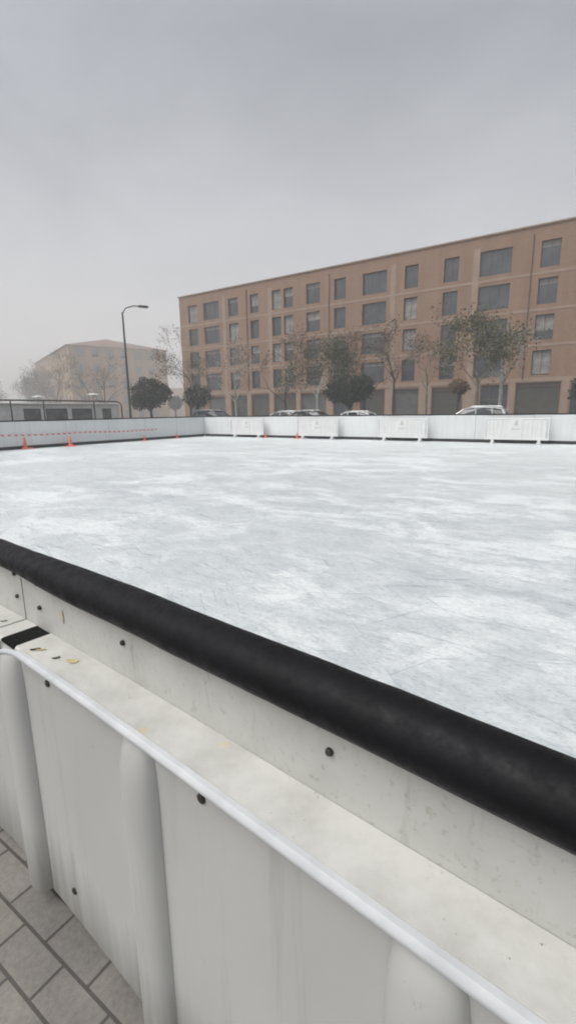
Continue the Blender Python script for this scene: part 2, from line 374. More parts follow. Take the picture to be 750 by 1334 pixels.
# ------------------------------------------------------------------ near boards
near = empty('rink_boards', (0,0,0), 0, 'scuffed white rink boards in the foreground topped with a thick black foam rail', 'rink boards')
rail = MB(); prof = []
for k in range(16):
    w = 2*math.pi*k/16; prof.append((.0415*math.cos(w)+.003, 1.067+.0400*math.sin(w)))
fr = []
for i, (p, n) in enumerate(frames(UMIN, UMAX, .05)):
    u = UMIN + i*.05; fr.append((p + n*(.003*noise.noise(Vector((u*2.1,0,0)))), n))
rl = rail.sweep(prof, fr)
def fat(u): t = min(max((u-.12)/.42, 0), 1); return t*t*(3-2*t)      # a thicker length of foam starts past the joint
for i in range(len(fr)):
    t = fat(UMIN + i*.05); p, n = fr[i]; g = 1 + .20*t
    for k in range(16):
        w = 2*math.pi*k/16; o = (.0415*math.cos(w))*g + .003; z = 1.067 - .008*t + .040*g*math.sin(w)
        rail.v[i*16+k] = (p.x+n.x*o, p.y+n.y*o, z)
# slight sag / lumps in the foam
rail.v = [(x, y, z + .004*noise.noise(Vector((x*3, y*3, 5))) + .0015*noise.noise(Vector((x*14, y*14, z*20)))) for x, y, z in rail.v]
ro = rail.build('rail_padding', M['foam'], near, True)
seams = [.15 + 2.0*k for k in range(-9, 4)]
def flange(u0, u1):
    return [(.006,.852),(.102,.852),(.108,.858),(.108,.864),(.102,.870),(.006,.870)]
for k in range(len(seams)-1):
    a, b = seams[k]+.004, seams[k+1]-.004
    if b > UMAX: b = UMAX
    if a < UMIN: a = UMIN
    if b - a < .2: continue
    pn = MB().sweep([(-.035,.02),(.005,.02),(.005,1.05),(-.035,1.05)], frames(a, b)).build('board_panel', M['board'], near)
    sm = MB().sweep([(-.030,.03),(.002,.03),(.002,1.04),(-.030,1.04)], frames(b, b+.008, .004)).build('panel_seam', M['seam'], near)
    for u in [a-.15+.12-.004+2.0-2.0 if False else x for x in (a+.110, a+.55, a+1.15, b-.035)]:
        for z in ((1.013,.938) if (u < a+.2 or u > b-.1) else (.962,)):
            p, n = frame(u); c = p + n*.006
            bm_ = MB(); t = Vector((-n.y, n.x, 0))
            bm_.tube([(c.x,c.y,z),(c.x+n.x*.004,c.y+n.y*.004,z),(c.x+n.x*.007,c.y+n.y*.007,z)], [.0072,.0072,.005], 8)
            bm_.build('bolt', M['bolt'], pn, True)
    # ledge flange with a handling slot near each joint
    s0, s1 = a+.073, a+.161
    ld = MB(); ld.sweep(flange(a, s0), frames(a, s0, .03)); ld.sweep(flange(s1, b), frames(s1, b))
    lo = ld.build('ledge', M['ledge'], near)
    MB().sweep([(.006,.860),(.109,.860),(.109,.8685),(.006,.8685)], frames(s0+.0005, s1-.0005, .03)).build('slot_dark', M['slot_fill'], near)  # shade inside the open slot, put in as a near-flush black sheet
    lp = MB(); lp.sweep([(.1085,.848),(.118,.850),(.124,.858),(.124,.866),(.118,.8735),(.1085,.8745)], frames(s1+.035, b, .06)); 
    # the lip turns outward round the slot end
    p0, n0 = frame(s1+.035); arc = []
    for i in range(7):
        w = i/6; u = s1+.035 - .055*math.sin(w*math.pi/2); o = .116 + .030*(1-math.cos(w*math.pi/2))
        p, n = frame(u); arc.append((p.x+n.x*o, p.y+n.y*o, .861))
    lp.tube(arc, .008, 8)
    lp.build('ledge_lip', M['lip'], near, True)
    # hollow moulded skirt below the ledge with half-round stiffeners
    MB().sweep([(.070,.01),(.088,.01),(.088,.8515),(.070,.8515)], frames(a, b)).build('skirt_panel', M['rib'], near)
    for uc in (a+.085, a+.72, a+1.36):
        rb = MB(); p, n = frame(uc); t = Vector((-n.y, n.x, 0)); V = []
        lv = [(.015,1),(.70,1),(.76,.93),(.80,.76),(.83,.48),(.848,.10)]
        for z, f in lv:
            for i in range(9):
                w = math.pi*i/8; V.append((p.x+t.x*.058*math.cos(w)*(.55+.45*f)+n.x*(.0885+.040*f*math.sin(w)), p.y+t.y*.058*math.cos(w)*(.55+.45*f)+n.y*(.0885+.040*f*math.sin(w)), z))
        F = [(j*9+i, j*9+i+1, j*9+10+i, j*9+9+i) for j in range(len(lv)-1) for i in range(8)]
        F.append(tuple(range((len(lv)-1)*9, len(lv)*9)))
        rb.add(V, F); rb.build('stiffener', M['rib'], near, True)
    for u in (a+.30, a+.92, a+1.62):
        for z in (.80, .12):
            p, n = frame(u); c = p + n*.0885
            MB().tube([(c.x,c.y,z),(c.x+n.x*.004,c.y+n.y*.004,z),(c.x+n.x*.006,c.y+n.y*.006,z)], [.010,.010,.006], 10).build('bolt', M['bolt'], near, True)
# ochre scuff on the panel
p, n = frame(.397); t = Vector((-n.y, n.x, 0)); V = []
for k in range(14):
    w = 2*math.pi*k/14; r = 1+.35*noise.noise(Vector((k*1.7,3,1))); V.append((p.x+n.x*.0075+t.x*.011*r*math.cos(w), p.y+n.y*.0075+t.y*.011*r*math.cos(w), .946+.019*r*math.sin(w)))
MB().add(V, [tuple(range(14))]).build('scuff', M['stain'], near)
# leaf litter lying on the ledge
def leaf(u, o, ln, wd, rot, mat, label):
    p, n = frame(u); c = p + n*o; V = []; K = 10
    for k in range(K):
        w = 2*math.pi*k/K; x = ln*math.cos(w)*(1+.25*math.sin(3*w+u*9)); y = wd*math.sin(w)*(1+.3*math.cos(2*w+u*5))
        V.append((x, y, .0012+.002*abs(math.cos(w))*(k % 3)))
    V.append((0,0,.0006)); F = [(k,(k+1) % K,K) for k in range(K)]
    o_ = MB().add(V, F).build('leaf', mat, None, True, (c.x,c.y,.8706), rot)
    tag(o_, label, 'leaf', 'leaf litter on the rink ledge')
leaf(.113,.057,.010,.0035,R(12),M['leaf_d'],'thin dark leaf scrap on the white ledge farthest beyond the black slot')
leaf(.383,.079,.014,.006,R(20),M['leaf_d'],'dark olive leaf scrap lying just beside the black slot on the ledge')
leaf(.398,.070,.013,.004,R(15),M['leaf_y'],'yellow-green leaf sliver touching a dark scrap beside the black slot')
leaf(.475,.067,.011,.0042,R(25),M['leaf_d'],'small blackish leaf scrap between two yellow leaves on the ledge')
leaf(.527,.050,.017,.008,R(-10),M['leaf_y'],'larger pale yellow leaf on the ledge at the foot of the panel')

# ------------------------------------------------------------------ far and left boards
def far_wall(length, label, along):
    root = empty('rink_boards', Cw, A0, label, 'rink boards')
    def V(s, o, z): return (s, o, z) if along == 'x' else (-o, -s, z)
    L = 2.4; k = 0; s = 0.0
    while s < length:
        e = min(s+L, length); mb = MB(); K = 8; vs = []
        dz = .012*noise.noise(Vector((s*.37, 1.3, 0))); off = .010*noise.noise(Vector((s*.8, 9, 0)))
        for j in range(K+1):
            x = s+.004 + (e-s-.008)*j/K
            for z in (.145+dz, .45, .75, 1.05, 1.225):
                o = off + .012*noise.noise(Vector((x*1.3, z*1.1, 4.2 if along == 'x' else 8.1)))
                vs.append(V(x, o, z))
        fs = [(j*5+i, j*5+i+1, j*5+6+i, j*5+5+i) for j in range(K) for i in range(4)]
        mb.add(vs, fs); mb.build('white_panel', M['sheet'], root, True)
        s = e; k += 1
    bs = MB()
    for a, b, y0, y1, z0, z1 in [(0,length,.035,.075,-.05,1.21)]:
        c = [V(x,o,z) for x in (a,b) for o in (y0,y1) for z in (z0,z1)]
        bs.add(c, [(0,1,3,2),(4,6,7,5),(0,4,5,1),(2,3,7,6),(0,2,6,4),(1,5,7,3)])
    bs.build('base_strip', M['strip'], root)
    n = int(length/.4)
    MB().tube([V(length*i/n, .02, 1.245+.006*noise.noise(Vector((i*.3,7,0)))) for i in range(n+1)], .036, 10).build('rail_padding', M['foam'], root, True)
    ps = [V(length*i/6, .13, 0) for i in range(7)]
    for p in ps[:-1]:
        MB().box(p[0]-.03,p[0]+.03,p[1]-.03,p[1]+.03,-.05,1.2).build('post', M['dark_metal'], root)
    return root
far_wall(36, 'long white sheeted rink boards along the far side below the brick building', 'x')
far_wall(22.3, 'white sheeted rink boards on the left side with red and white tape', 'y')
# warning tape on the left boards
tp = MB(); n = 60; vs = []
for i in range(n+1):
    d = 6 + 13.2*i/n; z = .635 - .07*max(0,(d-9)/10) + .018*math.sin(d*1.4) ; tw = .3*math.sin(d*.9)
    a = P(CQ+.050+.012*tw, d, z-.028); b = P(CQ+.050-.012*tw, d, z+.028); vs += [a, b]
tp.add(vs, [(2*i,2*i+1,2*i+3,2*i+2) for i in range(n)])
tag(tp.build('warning_tape', M['tape']), 'red and white striped warning tape stretched along the left boards', 'tape')

# ------------------------------------------------------------------ plastic barriers on the ice
def barrier(q, lab, first=[None]):
    if first[0] is None:
        r = empty('crowd_barrier', (0,0,0))
        L = 2.5; y0, y1 = -.025, .025
        fm = MB(); fm.cbox(-L/2, L/2, y0, y1, 1.03, 1.10, .012); fm.cbox(-L/2, L/2, y0, y1, .16, .24, .012)
        for s in (-1,1): fm.cbox(s*L/2-.035, s*L/2+.035, y0-.003, y1+.003, .163, 1.10, .012)
        fm.build('barrier_frame', M['barrier'], r)
        for k in range(14):
            x = -1.12 + k*2.24/13
            if abs(x) < .24: continue
            MB().cbox(x-.040, x+.040, -.013, .013, .238, 1.032, .012).build('bar', M['barrier'], r)
        for sx in (-1,1):
            MB().box(min(sx*1.18,sx*.236), max(sx*1.18,sx*.236), -.004, .006, .236, 1.034).build('infill', M['barrier'], r)
        pl = MB().cbox(-.24, .24, -.030, .028, .238, 1.034, .012).build('sign_plate', M['barrier'], r)
        e = MB(); yy = -.0345
        tri = [(-.075,.80),(.075,.80),(.035,.98),(-.035,.98)]
        e.add([(-.085,yy,.78),(.085,yy,.78),(.030,yy,.985),(-.030,yy,.985)], [(0,1,2,3)])
        e.build('emblem', M['emblem'], pl)
        MB().add([(-.16,yy,.60),(.16,yy,.60),(.16,yy,.64),(-.16,yy,.64)], [(0,1,2,3)]).build('emblem', M['emblem'], pl)
        for s in (-1,1):
            ft = MB(); x = s*.92
            ft.cbox(x-.085, x+.085, -.21, .21, .0, .045, .012); ft.cbox(x-.06, x+.06, -.085, .085, .044, .162, .012); ft.build('foot', M['barrier'], r)
        first[0] = r; o = r
    else: o = copy_tree(first[0])
    o.location = P(q, 22.72, 0.001); o.rotation_euler = (0,0,A0+R(random.uniform(-1.5,1.5)))
    tag(o, lab, 'barrier', 'white plastic barriers in front of the far boards')
barrier(-3.40, 'white plastic barrier with sign plate below the olive roller shutter, nearest the camera')
barrier(-8.50, 'white plastic barrier with sign plate below the pale grey shop shutter')
barrier(-13.29, 'white plastic barrier with sign plate just left of the big round evergreen')
barrier(-18.18, 'white plastic barrier with sign plate closest to the far rink corner')

# ------------------------------------------------------------------ cones
def cone(x, y, rz, sc, lab, first=[None]):
    if first[0] is None:
        r = empty('traffic_cone', (0,0,0))
        b = MB(); K = 8; V = []
        for z, f in ((.0,1),(.03,.97),(.045,.80)):
            for i in range(16):
                w = 2*math.pi*i/16; q = (.33 if i % 4 == 0 else .15 if i % 4 == 2 else .20)*f
                V.append((q*math.cos(w), q*math.sin(w), z))
        b.add(V, [(j*16+i, j*16+(i+1) % 16, j*16+16+(i+1) % 16, j*16+16+i) for j in range(2) for i in range(16)] + [tuple(range(15,-1,-1)), tuple(range(32,48))])
        b.build('base', M['cone_base'], r)
        MB().lathe([(.135,.040),(.085,.075),(.065,.22),(.045,.40),(.032,.47),(.024,.48),(.024,.47)], 20).build('cone_body', M['cone'], r, True)
        first[0] = r; o = r
    else: o = copy_tree(first[0])
    o.location = (x, y, .001); o.rotation_euler = (0,0,rz); o.scale = (sc,)*3
    tag(o, lab, 'traffic cone', 'red cones standing along the rink boards')
cone(-11.86, 21.75, .3, 1.10, 'faded red cone by the left boards, largest and leftmost of the row')
cone(-10.40, 23.10, 1.0, 1.0, 'faded red cone by the left boards, second from the left with a thin spike')
cone(-8.02, 27.1, .6, .62, 'small faded red cone just past where the striped tape ends')
cone(-6.65, 29.2, .2, .60, 'small faded red cone at the left boards next to the far corner')
cone(-1.25, 28.15, .8, .62, 'small red cone left of its twin in front of the far boards')
cone(.56, 26.9, .5, .68, 'small red cone beside a barrier foot in front of the far boards')

# ------------------------------------------------------------------ main brick building
D0 = 49.5
bld = empty('brick_building', P(0, D0, 0), A0, 'long tan brick apartment block with shuttered shops behind the far boards', 'building')
Q0, Q1, DEP, TH = -50.7, 16.0, 14.0, .45
ground_op = [(-49.6,-46.9,0,3.6,'s2'),(-46.0,-43.1,0,3.6,'s2'),(-42.0,-39.4,0,3.6,'g'),(-38.6,-35.9,0,3.65,'s'),(-35.1,-31.9,0,3.65,'s'),(-31.2,-27.8,0,3.6,'s2'),(-26.8,-24.4,0,3.6,'g'),
             (-23.5,-20.6,0,3.65,'s'),(-19.5,-16.9,0,3.65,'s2'),(-15.5,-12.5,0,3.65,'s'),(-10.8,-8.4,0,3.69,'g'),(-7.7,-4.1,0,3.75,'s'),(-3.3,-.2,0,3.65,'g'),(1.2,4.4,0,3.65,'s'),(6.2,9.2,0,3.65,'s2'),(11,14,0,3.65,'s')]
cols = [(-49.1,-47.4),(-46.3,-43.6),(-42.0,-40.4),(-38.5,-37.2),(-35.2,-33.9),(-33.5,-32.2),(-30.4,-28.6),(-26.8,-25.4),(-23.4,-20.7),(-18.8,-17.4),(-14.9,-13.5),(-11.6,-8.9),(-6.6,-5.1),(-2.4,-1.0),(1.6,4.1),(6.8,8.2),(11.2,12.6)]
def openings_wall(mb, q0, q1, z0, z1, ops, y0=0, y1=TH):
    ops = sorted(ops); x = q0
    for (a, b, c, d) in ops:
        if a > x: mb.box(x, a, y0, y1, z0, z1)
        if c > z0: mb.box(a, b, y0, y1, z0, c)
        if d < z1: mb.box(a, b, y0, y1, d, z1)
        x = b
    if x < q1: mb.box(x, q1, y0, y1, z0, z1)
FL = 3.0; NF = 4; ROOF = 3.9 + FL*NF
w = MB()
openings_wall(w, Q0, Q1, GZ, 3.9, [(a,b,c+GZ,d) for a,b,c,d,_ in ground_op])
for f in range(NF):
    z = 3.9 + f*FL
    openings_wall(w, Q0, Q1, z, z+FL, [(a, b, z+.52, z+2.66) for a, b in cols])
w.box(Q0, Q0+TH, TH, DEP, GZ, ROOF); w.box(Q1-TH, Q1, TH, DEP, GZ, ROOF); w.box(Q0+TH, Q1-TH, DEP-TH, DEP, GZ, ROOF)
w.box(Q0, Q1, -.002, TH, ROOF, ROOF+.9); w.box(Q0, Q0+TH, TH, DEP, ROOF, ROOF+.9); w.box(Q1-TH, Q1, TH, DEP, ROOF, ROOF+.9)
w.build('wall', M['brick'], bld)
r_ = MB().box(Q0+TH, Q1-TH, TH, DEP-TH, ROOF-.25, ROOF).build('roof', M['roof'], bld)
MB().box(Q0-.12, Q1+.12, -.14, TH+.1, ROOF+.9, ROOF+1.02).build('coping', M['band'], r_)
bd = MB(); bd.box(Q0-.05, Q1+.05, -.055, 0.001, 3.84, 4.20)
for f in range(1, NF): bd.box(Q0-.03, Q1+.03, -.03, .001, 3.9+f*FL-.02, 3.9+f*FL+.20)
bd.build('stone_band', M['band'], bld)
for a, b in [(-43.0,-42.15),(-39.3,-38.75),(-35.8,-35.2),(-31.8,-31.3),(-27.7,-26.9),(-20.5,-19.65),(-16.8,-15.6),(-8.3,-7.8),(-4.0,-3.45),(-12.4,-10.9)]:
    MB().box(a, b, -.045, .001, GZ, 3.838).build('pilaster', M['band'], bld)
for a in (-20.25, -43.0, -35.75, -12.2):
    MB().box(a, a+.55, -.028, .001, 4.202, ROOF).build('facade_strip', M['band'], bld)
for a in (-7.25, -27.4, -39.0):
    pp = MB(); pp.tube([(a,-.08,4.1),(a,-.08,ROOF+.3)], .055, 8); pp.build('downpipe', M['pipe'], bld)
rnd = random.Random(3)
protos = {}
def window(par, a, b, z0, z1, big, y, blind, mat_f=None):
    wd, hh = b-a, z1-z0; key = (round(wd,2), round(hh,2), big)
    if key not in protos:
        t = .06; fm = MB(); fm.box(0,t,0,.07,0,hh); fm.box(wd-t,wd,0,.07,0,hh); fm.box(t,wd-t,0,.07,0,t); fm.box(t,wd-t,0,.07,hh-t,hh)
        for k in range(1, 3 if big else 2): x = wd*k/(3 if big else 2); fm.box(x-.03,x+.03,.005,.065,t,hh-t)
        f = fm.build('window', M['frame'], par)
        MB().box(t*.5, wd-t*.5, .03, .045, t*.5, hh-t*.5).build('pane', M['glass'], f)
        MB().box(-.06, wd+.06, -.25, -.002, -.07, -.002).build('sill', M['band'], f)
        protos[key] = f; o = f
    else:
        o = copy_tree(protos[key]); o.parent = par
        for c in list(o.children):
            if c.name.startswith('blind'): bpy.data.objects.remove(c)
    o.location = (a, y, z0)
    if blind > .05:
        bl = MB(); n = max(2, int(hh*blind/.09)); 
        for k in range(n): bl.box(.06, wd-.06, .010, .022, hh-.06-(k+1)*.09+.006, hh-.06-k*.09)
        bl.build('blind', M['blind'], o)
    return o
for f in range(NF):
    z = 3.9 + f*FL
    for a, b in cols:
        window(bld, a, b, z+.52, z+2.66, b-a > 2.2, .28, rnd.choice([0,0,0,.25,.4,.6,.95]) if not (b-a > 2.2) else rnd.choice([0,0,.2]))
for a, b, c, d, k in ground_op:
    if k.startswith('s'):
        s = MB(); n = int((d-.42-GZ)/.11)
        for i in range(n): s.box(a, b, .25 + (.012 if i % 2 else 0), .31, GZ+.13+i*.11, GZ+.13+(i+1)*.11)
        so = s.build('roller_shutter', M['shutter2'] if k == 's2' else M['shutter'], bld)
        MB().box(a, b, .16, .31, GZ+.13+n*.11+.002, d-.001).build('shutter_box', M['frame'], so)
    else:
        s = MB(); n = 3; t = .07
        for i in range(n+1): x = a + (b-a-t)*i/n; s.box(x, x+t, .22, .30, GZ+.1, d)
        s.box(a+t, b-t, .225, .295, 2.3, 2.4); s.box(a+t, b-t, .225, .295, GZ+.12, GZ+.32); s.box(a+t,b-t,.225,.295,d-.1,d-.001)
        so = s.build('shopfront', M['frame'], bld); MB().box(a+.03, b-.03, .25, .265, GZ+.14, d-.03).build('pane', M['glass'], so)

# ------------------------------------------------------------------ far ochre block in the fog
pc = Vector((-43.5, 100, GZ)); ox = Vector((.82, .572, 0)).normalized(); rzo = math.atan2(ox.y, ox.x)
far = empty('apartment_block', pc, rzo, 'ochre apartment block fading into the fog beyond the left boards', 'building')
fw = MB(); WX, WY, HH = 20.4, 44.0, 15.2
ops = [(1.6+i*2.9, 1.6+i*2.9+1.3) for i in range(6)]
for f in range(5): openings_wall(fw, 0, WX, GZ+f*3.05, GZ+(f+1)*3.05, [(a,b,GZ+f*3.05+.95,GZ+f*3.05+2.4) for a,b in ops], 0, .4)
fw.box(0, WX, .4, WY, GZ, HH-.02) if False else None
fw.box(WX-.4, WX, .4, WY, GZ, HH); fw.box(0, WX, WY, WY+.4, GZ, HH)
# side wall (runs back along local y) with openings
opsy = [(2+i*3.4, 2+i*3.4+1.4) for i in range(12)]
for f in range(5):
    tmp = MB(); openings_wall(tmp, .4, WY, GZ+f*3.05, GZ+(f+1)*3.05, [(a,b,GZ+f*3.05+.95,GZ+f*3.05+2.4) for a,b in opsy], 0, .4)
    fw.add([(y, x, z) for x, y, z in tmp.v], tmp.f)
fw.build('wall', M['ochre'], far)
rf = MB(); o_ = .5; rf.add([(-o_,-o_,HH),(WX+o_,-o_,HH),(WX+o_,WY+o_,HH),(-o_,WY+o_,HH),(WX/2,WX/2,HH+3.0),(WX/2,WY-WX/2,HH+3.0)], [(3,2,1,0),(0,1,4),(1,2,5,4),(2,3,5),(3,0,4,5)])
rf.build('roof', M['roof'], far)
for f in range(5):
    z = GZ+f*3.05+.95
    for i, (a, b) in enumerate(ops): window(far, a, b, z, z+1.45, False, .2, rnd.choice([.6,.9,.95]))
    for i, (a, b) in enumerate(opsy):
        o = window(far, a, b, z, z+1.45, False, .2, rnd.choice([.6,.9,.95])); o.rotation_euler = (0,0,R(-90)); o.location = (.2, b, z)
# small distant house in the gap between the two blocks
ho = empty('distant_house', (-40, 150, GZ), R(-20), 'low pinkish house barely visible in the fog between the two blocks', 'house')
h = MB(); openings_wall(h, 0, 22, 0, 6.4, [(2+i*3.4, 3.3+i*3.4, 3.9, 5.4) for i in range(6)], 0, .4); h.box(0,.4,.4,12,0,6.4); h.box(21.6,22,.4,12,0,6.4); h.box(.4,21.6,11.6,12,0,6.4); h.build('wall', M['house'], ho)
MB().add([(-.5,-.5,6.4),(22.5,-.5,6.4),(22.5,12.5,6.4),(-.5,12.5,6.4),(-.5,6,9.2),(22.5,6,9.2)], [(3,2,1,0),(0,1,5,4),(2,3,4,5),(1,2,5),(3,0,4)]).build('roof', M['roof'], ho)
for i in range(6): window(ho, 2+i*3.4, 3.3+i*3.4, 3.9, 5.4, False, .2, .3)

# ------------------------------------------------------------------ terrace frame and kiosk behind the left boards
tr = empty('terrace_frame', P(-34.8, 0, GZ), A0, 'dark tubular terrace frame with rounded end corner behind the left boards', 'terrace frame')
def tpost(d, r=.05): MB().tube([(0,d,0),(0,d,2.55)], r, 8).build('post', M['dark_metal'], tr, True)
rt = MB(); rt.tube([(0,8,2.58),(0,20,2.58),(0,25.9,2.58),(0,26.25,2.54),(0,26.5,2.42),(0,26.6,2.2),(0,26.62,1.0),(0,26.62,0)], .055, 8); rt.build('top_rail', M['dark_metal'], tr, True)
for d in (9.5,13.5,17.46,19.81,23.99): tpost(d)
br = MB(); br.tube([(0,8,1.02),(0,26.6,1.02)], .03, 6); br.build('lower_rail', M['dark_metal'], tr, True)
for d0, d1 in ((8,13.5),(13.5,17.46),(17.46,19.81),(19.81,23.99),(23.99,26.6)):
    MB().box(-.015,.015,d0+.06,d1-.06,.06,.98).build('infill_panel', M['dark_metal'], tr)
kq = -37.3
ks = empty('cafe_kiosk', P(kq, 0, GZ), A0, 'low white kiosk with dark windows behind the terrace frame', 'kiosk')
kw = MB(); tmp = MB()
kops = [(11.0,13.4),(14.2,17.6),(19.6,20.97),(21.34,23.23),(23.57,25.5),(26.48,27.42)]
openings_wall(tmp, 9, 28.2, 0, 2.36, [(a,b,.95,2.03) for a,b in kops], 0, .2)
kw.add([(-y, x, z) for x, y, z in tmp.v], tmp.f); kw.box(-4.2,-.2,9,9.2,0,2.36); kw.box(-4.2,-.2,28.0,28.2,0,2.36); kw.box(-4.4,-4.2,9,28.2,0,2.36)
kw.build('wall', M['white_wall'], ks)
MB().cbox(-4.6,.25,8.8,28.4,2.362,2.45,.02).build('roof', M['white_wall'], ks)
for a, b in kops:
    f = MB()
    for x0,x1,z0,z1 in ((a,a+.05,.95,2.03),(b-.05,b,.95,2.03),(a+.05,b-.05,.95,1.0),(a+.05,b-.05,1.98,2.03)): f.box(-.14,-.08,x0,x1,z0,z1)
    fo = f.build('window', M['frame'], ks); MB().box(-.12,-.105,a+.03,b-.03,.97,2.01).build('pane', M['glass_pale'], fo)

# ------------------------------------------------------------------ lamps
lp = empty('street_lamp', (-11.55, 36, GZ), R(30), 'tall dark green lamp post rising beside the clipped trees on the left', 'street lamp')
MB().lathe([(.16,0),(.16,.35),(.11,.45),(.095,.9),(.085,4),(.06,8.6)], 12).build('post', M['lamp_metal'], lp, True)
am = MB(); am.tube([(0,0,8.5),(.25,0,8.9),(.8,0,9.1),(1.3,0,9.12)], .04, 8); am.build('arm', M['lamp_metal'], lp, True)
hd = MB().cbox(1.15,1.85,-.14,.14,9.04,9.18,.03).build('lamp_head', M['lamp_metal'], lp)
MB().box(1.22,1.78,-.10,.10,9.02,9.039).build('lens', M['lamp_glass'], hd)
def park_lamp(x, y, zt, lab, first=[None]):
    if first[0] is None:
        r = empty('park_lamp', (0,0,0))
        MB().lathe([(.10,0),(.10,.3),(.05,.4),(.04,3.5)], 10).build('post', M['lamp_metal'], r, True)
        MB().lathe([(.06,3.45),(.16,3.5),(.2,3.62),(.16,3.72)], 12).build('globe', M['lamp_glass'], r, True)
        MB().lathe([(.16,3.722),(.75,3.74),(.62,3.82),(.1,3.92)], 20).build('lamp_shade', M['lamp_glass'], r, True)
        first[0] = r; o = r
    else: o = copy_tree(first[0])
    o.location = (x, y, zt-3.72); tag(o, lab, 'park lamp', 'park lamps with pale disc shades')
park_lamp(-30.4, 60, 3.62, 'park lamp with pale disc shade showing above the left part of the terrace frame')
park_lamp(-23.65, 60, 3.80, 'park lamp with pale disc shade nearer the rounded end of the terrace frame')

# ------------------------------------------------------------------ trees
def leaves(mb, c, rad, n, size, rg, shell=.55, lump=.35, seed=0, flat=0):
    rx, ry, rz = rad; k = 0
    while k < n:
        d = Vector((rg.gauss(0,1), rg.gauss(0,1), rg.gauss(0,1))).normalized()
        f = 1 + lump*noise.noise(d*2.3 + Vector((seed*3.1,0,0))) + .22*noise.noise(d*5.5 + Vector((0,seed*1.7,0)))
        r = (shell + (1-shell)*rg.random()**.6)*f
        if noise.noise(d*3.7 + Vector((seed, r*2.5, 0))) < -.32 and rg.random() < .8: k += 1; continue
        p = Vector((c[0]+d.x*rx*r, c[1]+d.y*ry*r, c[2]+d.z*rz*r))
        leafq(mb, p, size*rg.uniform(.6,1.4), rg); k += 1
def leafq(mb, p, s, rg):
    a = Vector((rg.gauss(0,1), rg.gauss(0,1), rg.gauss(0,1))).normalized(); b = a.cross(Vector((rg.gauss(0,1), rg.gauss(0,1), rg.gauss(0,1)))).normalized()
    mb.add([p-a*s, p+b*s*.45, p+a*s, p-b*s*.45], [(0,1,2,3)])
def clipped(loc, lobes, th, name, lab, group, n=2600, leaf=.13, mat='leaf_dark', seed=1, bark='bark_dark', tr=1.0):
    rg = random.Random(seed); r = empty(name, (loc[0],loc[1],GZ), 0, lab, 'tree', group)
    t = MB(); top = lobes[0][2]
    t.tube([(0,0,0),(.03,.02,th*.5),(0,0,th),(.05,0,top+.2)], [.21*tr,.14*tr,.12*tr,.06*tr], 9)
    for (x, y, z, rx, ry, rz) in lobes:
        for k in range(5):
            a = rg.uniform(0,6.28); t.tube([(0,0,th*.85),(x*.6+.25*math.cos(a)*rx, y*.6+.25*math.sin(a)*ry, z-rz*.35),(x+.75*rx*math.cos(a), y+.75*ry*math.sin(a), z+rz*rg.uniform(-.3,.5))], [.07,.045,.015], 5)
    t.build('trunk', M[bark], r, True)
    c = MB()
    for i, (x, y, z, rx, ry, rz) in enumerate(lobes): leaves(c, (x,y,z), (rx,ry,rz), int(n*rx*rz/2.2)+300, leaf, rg, .45, .30, seed+i*7)
    c.build('crown', M[mat], r); return r
GE = 'clipped evergreens beyond the rink boards'
clipped((-13.92,50), [(0,0,3.75,1.75,1.7,1.35),(-1.25,.6,2.72,.95,.95,.8),(1.1,.2,3.55,1.15,1.1,1.0),(.1,0,2.9,1.2,1.2,.8)], 2.0, 'evergreen_tree', 'wide clipped evergreen with several lobes just right of the tall lamp post', GE, 2600, .13, seed=11)
clipped((-20.06,88), [(0,0,3.3,1.25,1.25,1.3)], 1.8, 'evergreen_tree', 'small round evergreen far back in the gap between the buildings', GE, 1800, .14, seed=12)
clipped((-8.72,48), [(0,0,3.1,1.40,1.4,1.10)], 2.0, 'evergreen_tree', 'neat dark ball tree in front of the left end of the brick block', GE, 2800, .11, seed=13)
clipped((5.14,40), [(0,0,3.35,1.95,1.8,1.28),(-1.0,.2,3.0,1.0,1.0,.8),(1.05,0,3.5,1.0,1.0,.85),(0,.2,2.9,1.2,1.2,.75)], 2.0, 'evergreen_tree', 'broad dark green clipped evergreen in the middle of the street', GE, 2800, .11, seed=14)
clipped((11.57,33), [(0,0,3.05,.68,.66,.52),(.25,0,2.95,.45,.45,.4)], 2.2, 'young_tree', 'small brownish round tree above the parked silver car', None, 2600, .075, 'leaf_brown', 15, tr=.45)
clipped((17.25,28), [(0,0,2.5,.95,.9,.85),(.3,0,1.9,.8,.8,.7)], 1.4, 'evergreen_tree', 'dark clipped evergreen at the right end of the far boards', GE, 3200, .09, seed=16)

def limb(mb, p, d, ln, r, depth, rg, tips):
    n = 4; pts = [p]; rad = [r]
    for i in range(n):
        d = (d + Vector((rg.gauss(0,.13), rg.gauss(0,.13), rg.gauss(.03,.08)))).normalized(); p = p + d*(ln/n); pts.append(p); rad.append(max(.008, r*(1-.55*(i+1)/n)))
        if depth < 2 and i >= 1:
            tips.append(p); sd_ = Vector((rg.gauss(0,1), rg.gauss(0,1), rg.gauss(.4,.8))).normalized()
            mb.tube([p, p+sd_*.22, p+sd_*.45+Vector((0,0,.05))], [.009,.006,.004], 3, cap=False); tips.append(p+sd_*.4)
    mb.tube(pts, rad, 6 if r > .03 else 4, cap=False)
    if depth == 0: tips.append(p); return
    k = rg.choice([2,3,3]) if depth > 1 else 3
    for j in range(k):
        a = rg.uniform(0,6.28); sp = rg.uniform(.35,.75); side = d.orthogonal().normalized(); side = Matrix.Rotation(a, 3, d) @ side
        st = pts[rg.choice([2,3,4]) if j else 4]
        limb(mb, st, (d*math.cos(sp)+side*math.sin(sp)).normalized(), ln*rg.uniform(.62,.82), rad[-1]*.95, depth-1, rg, tips)
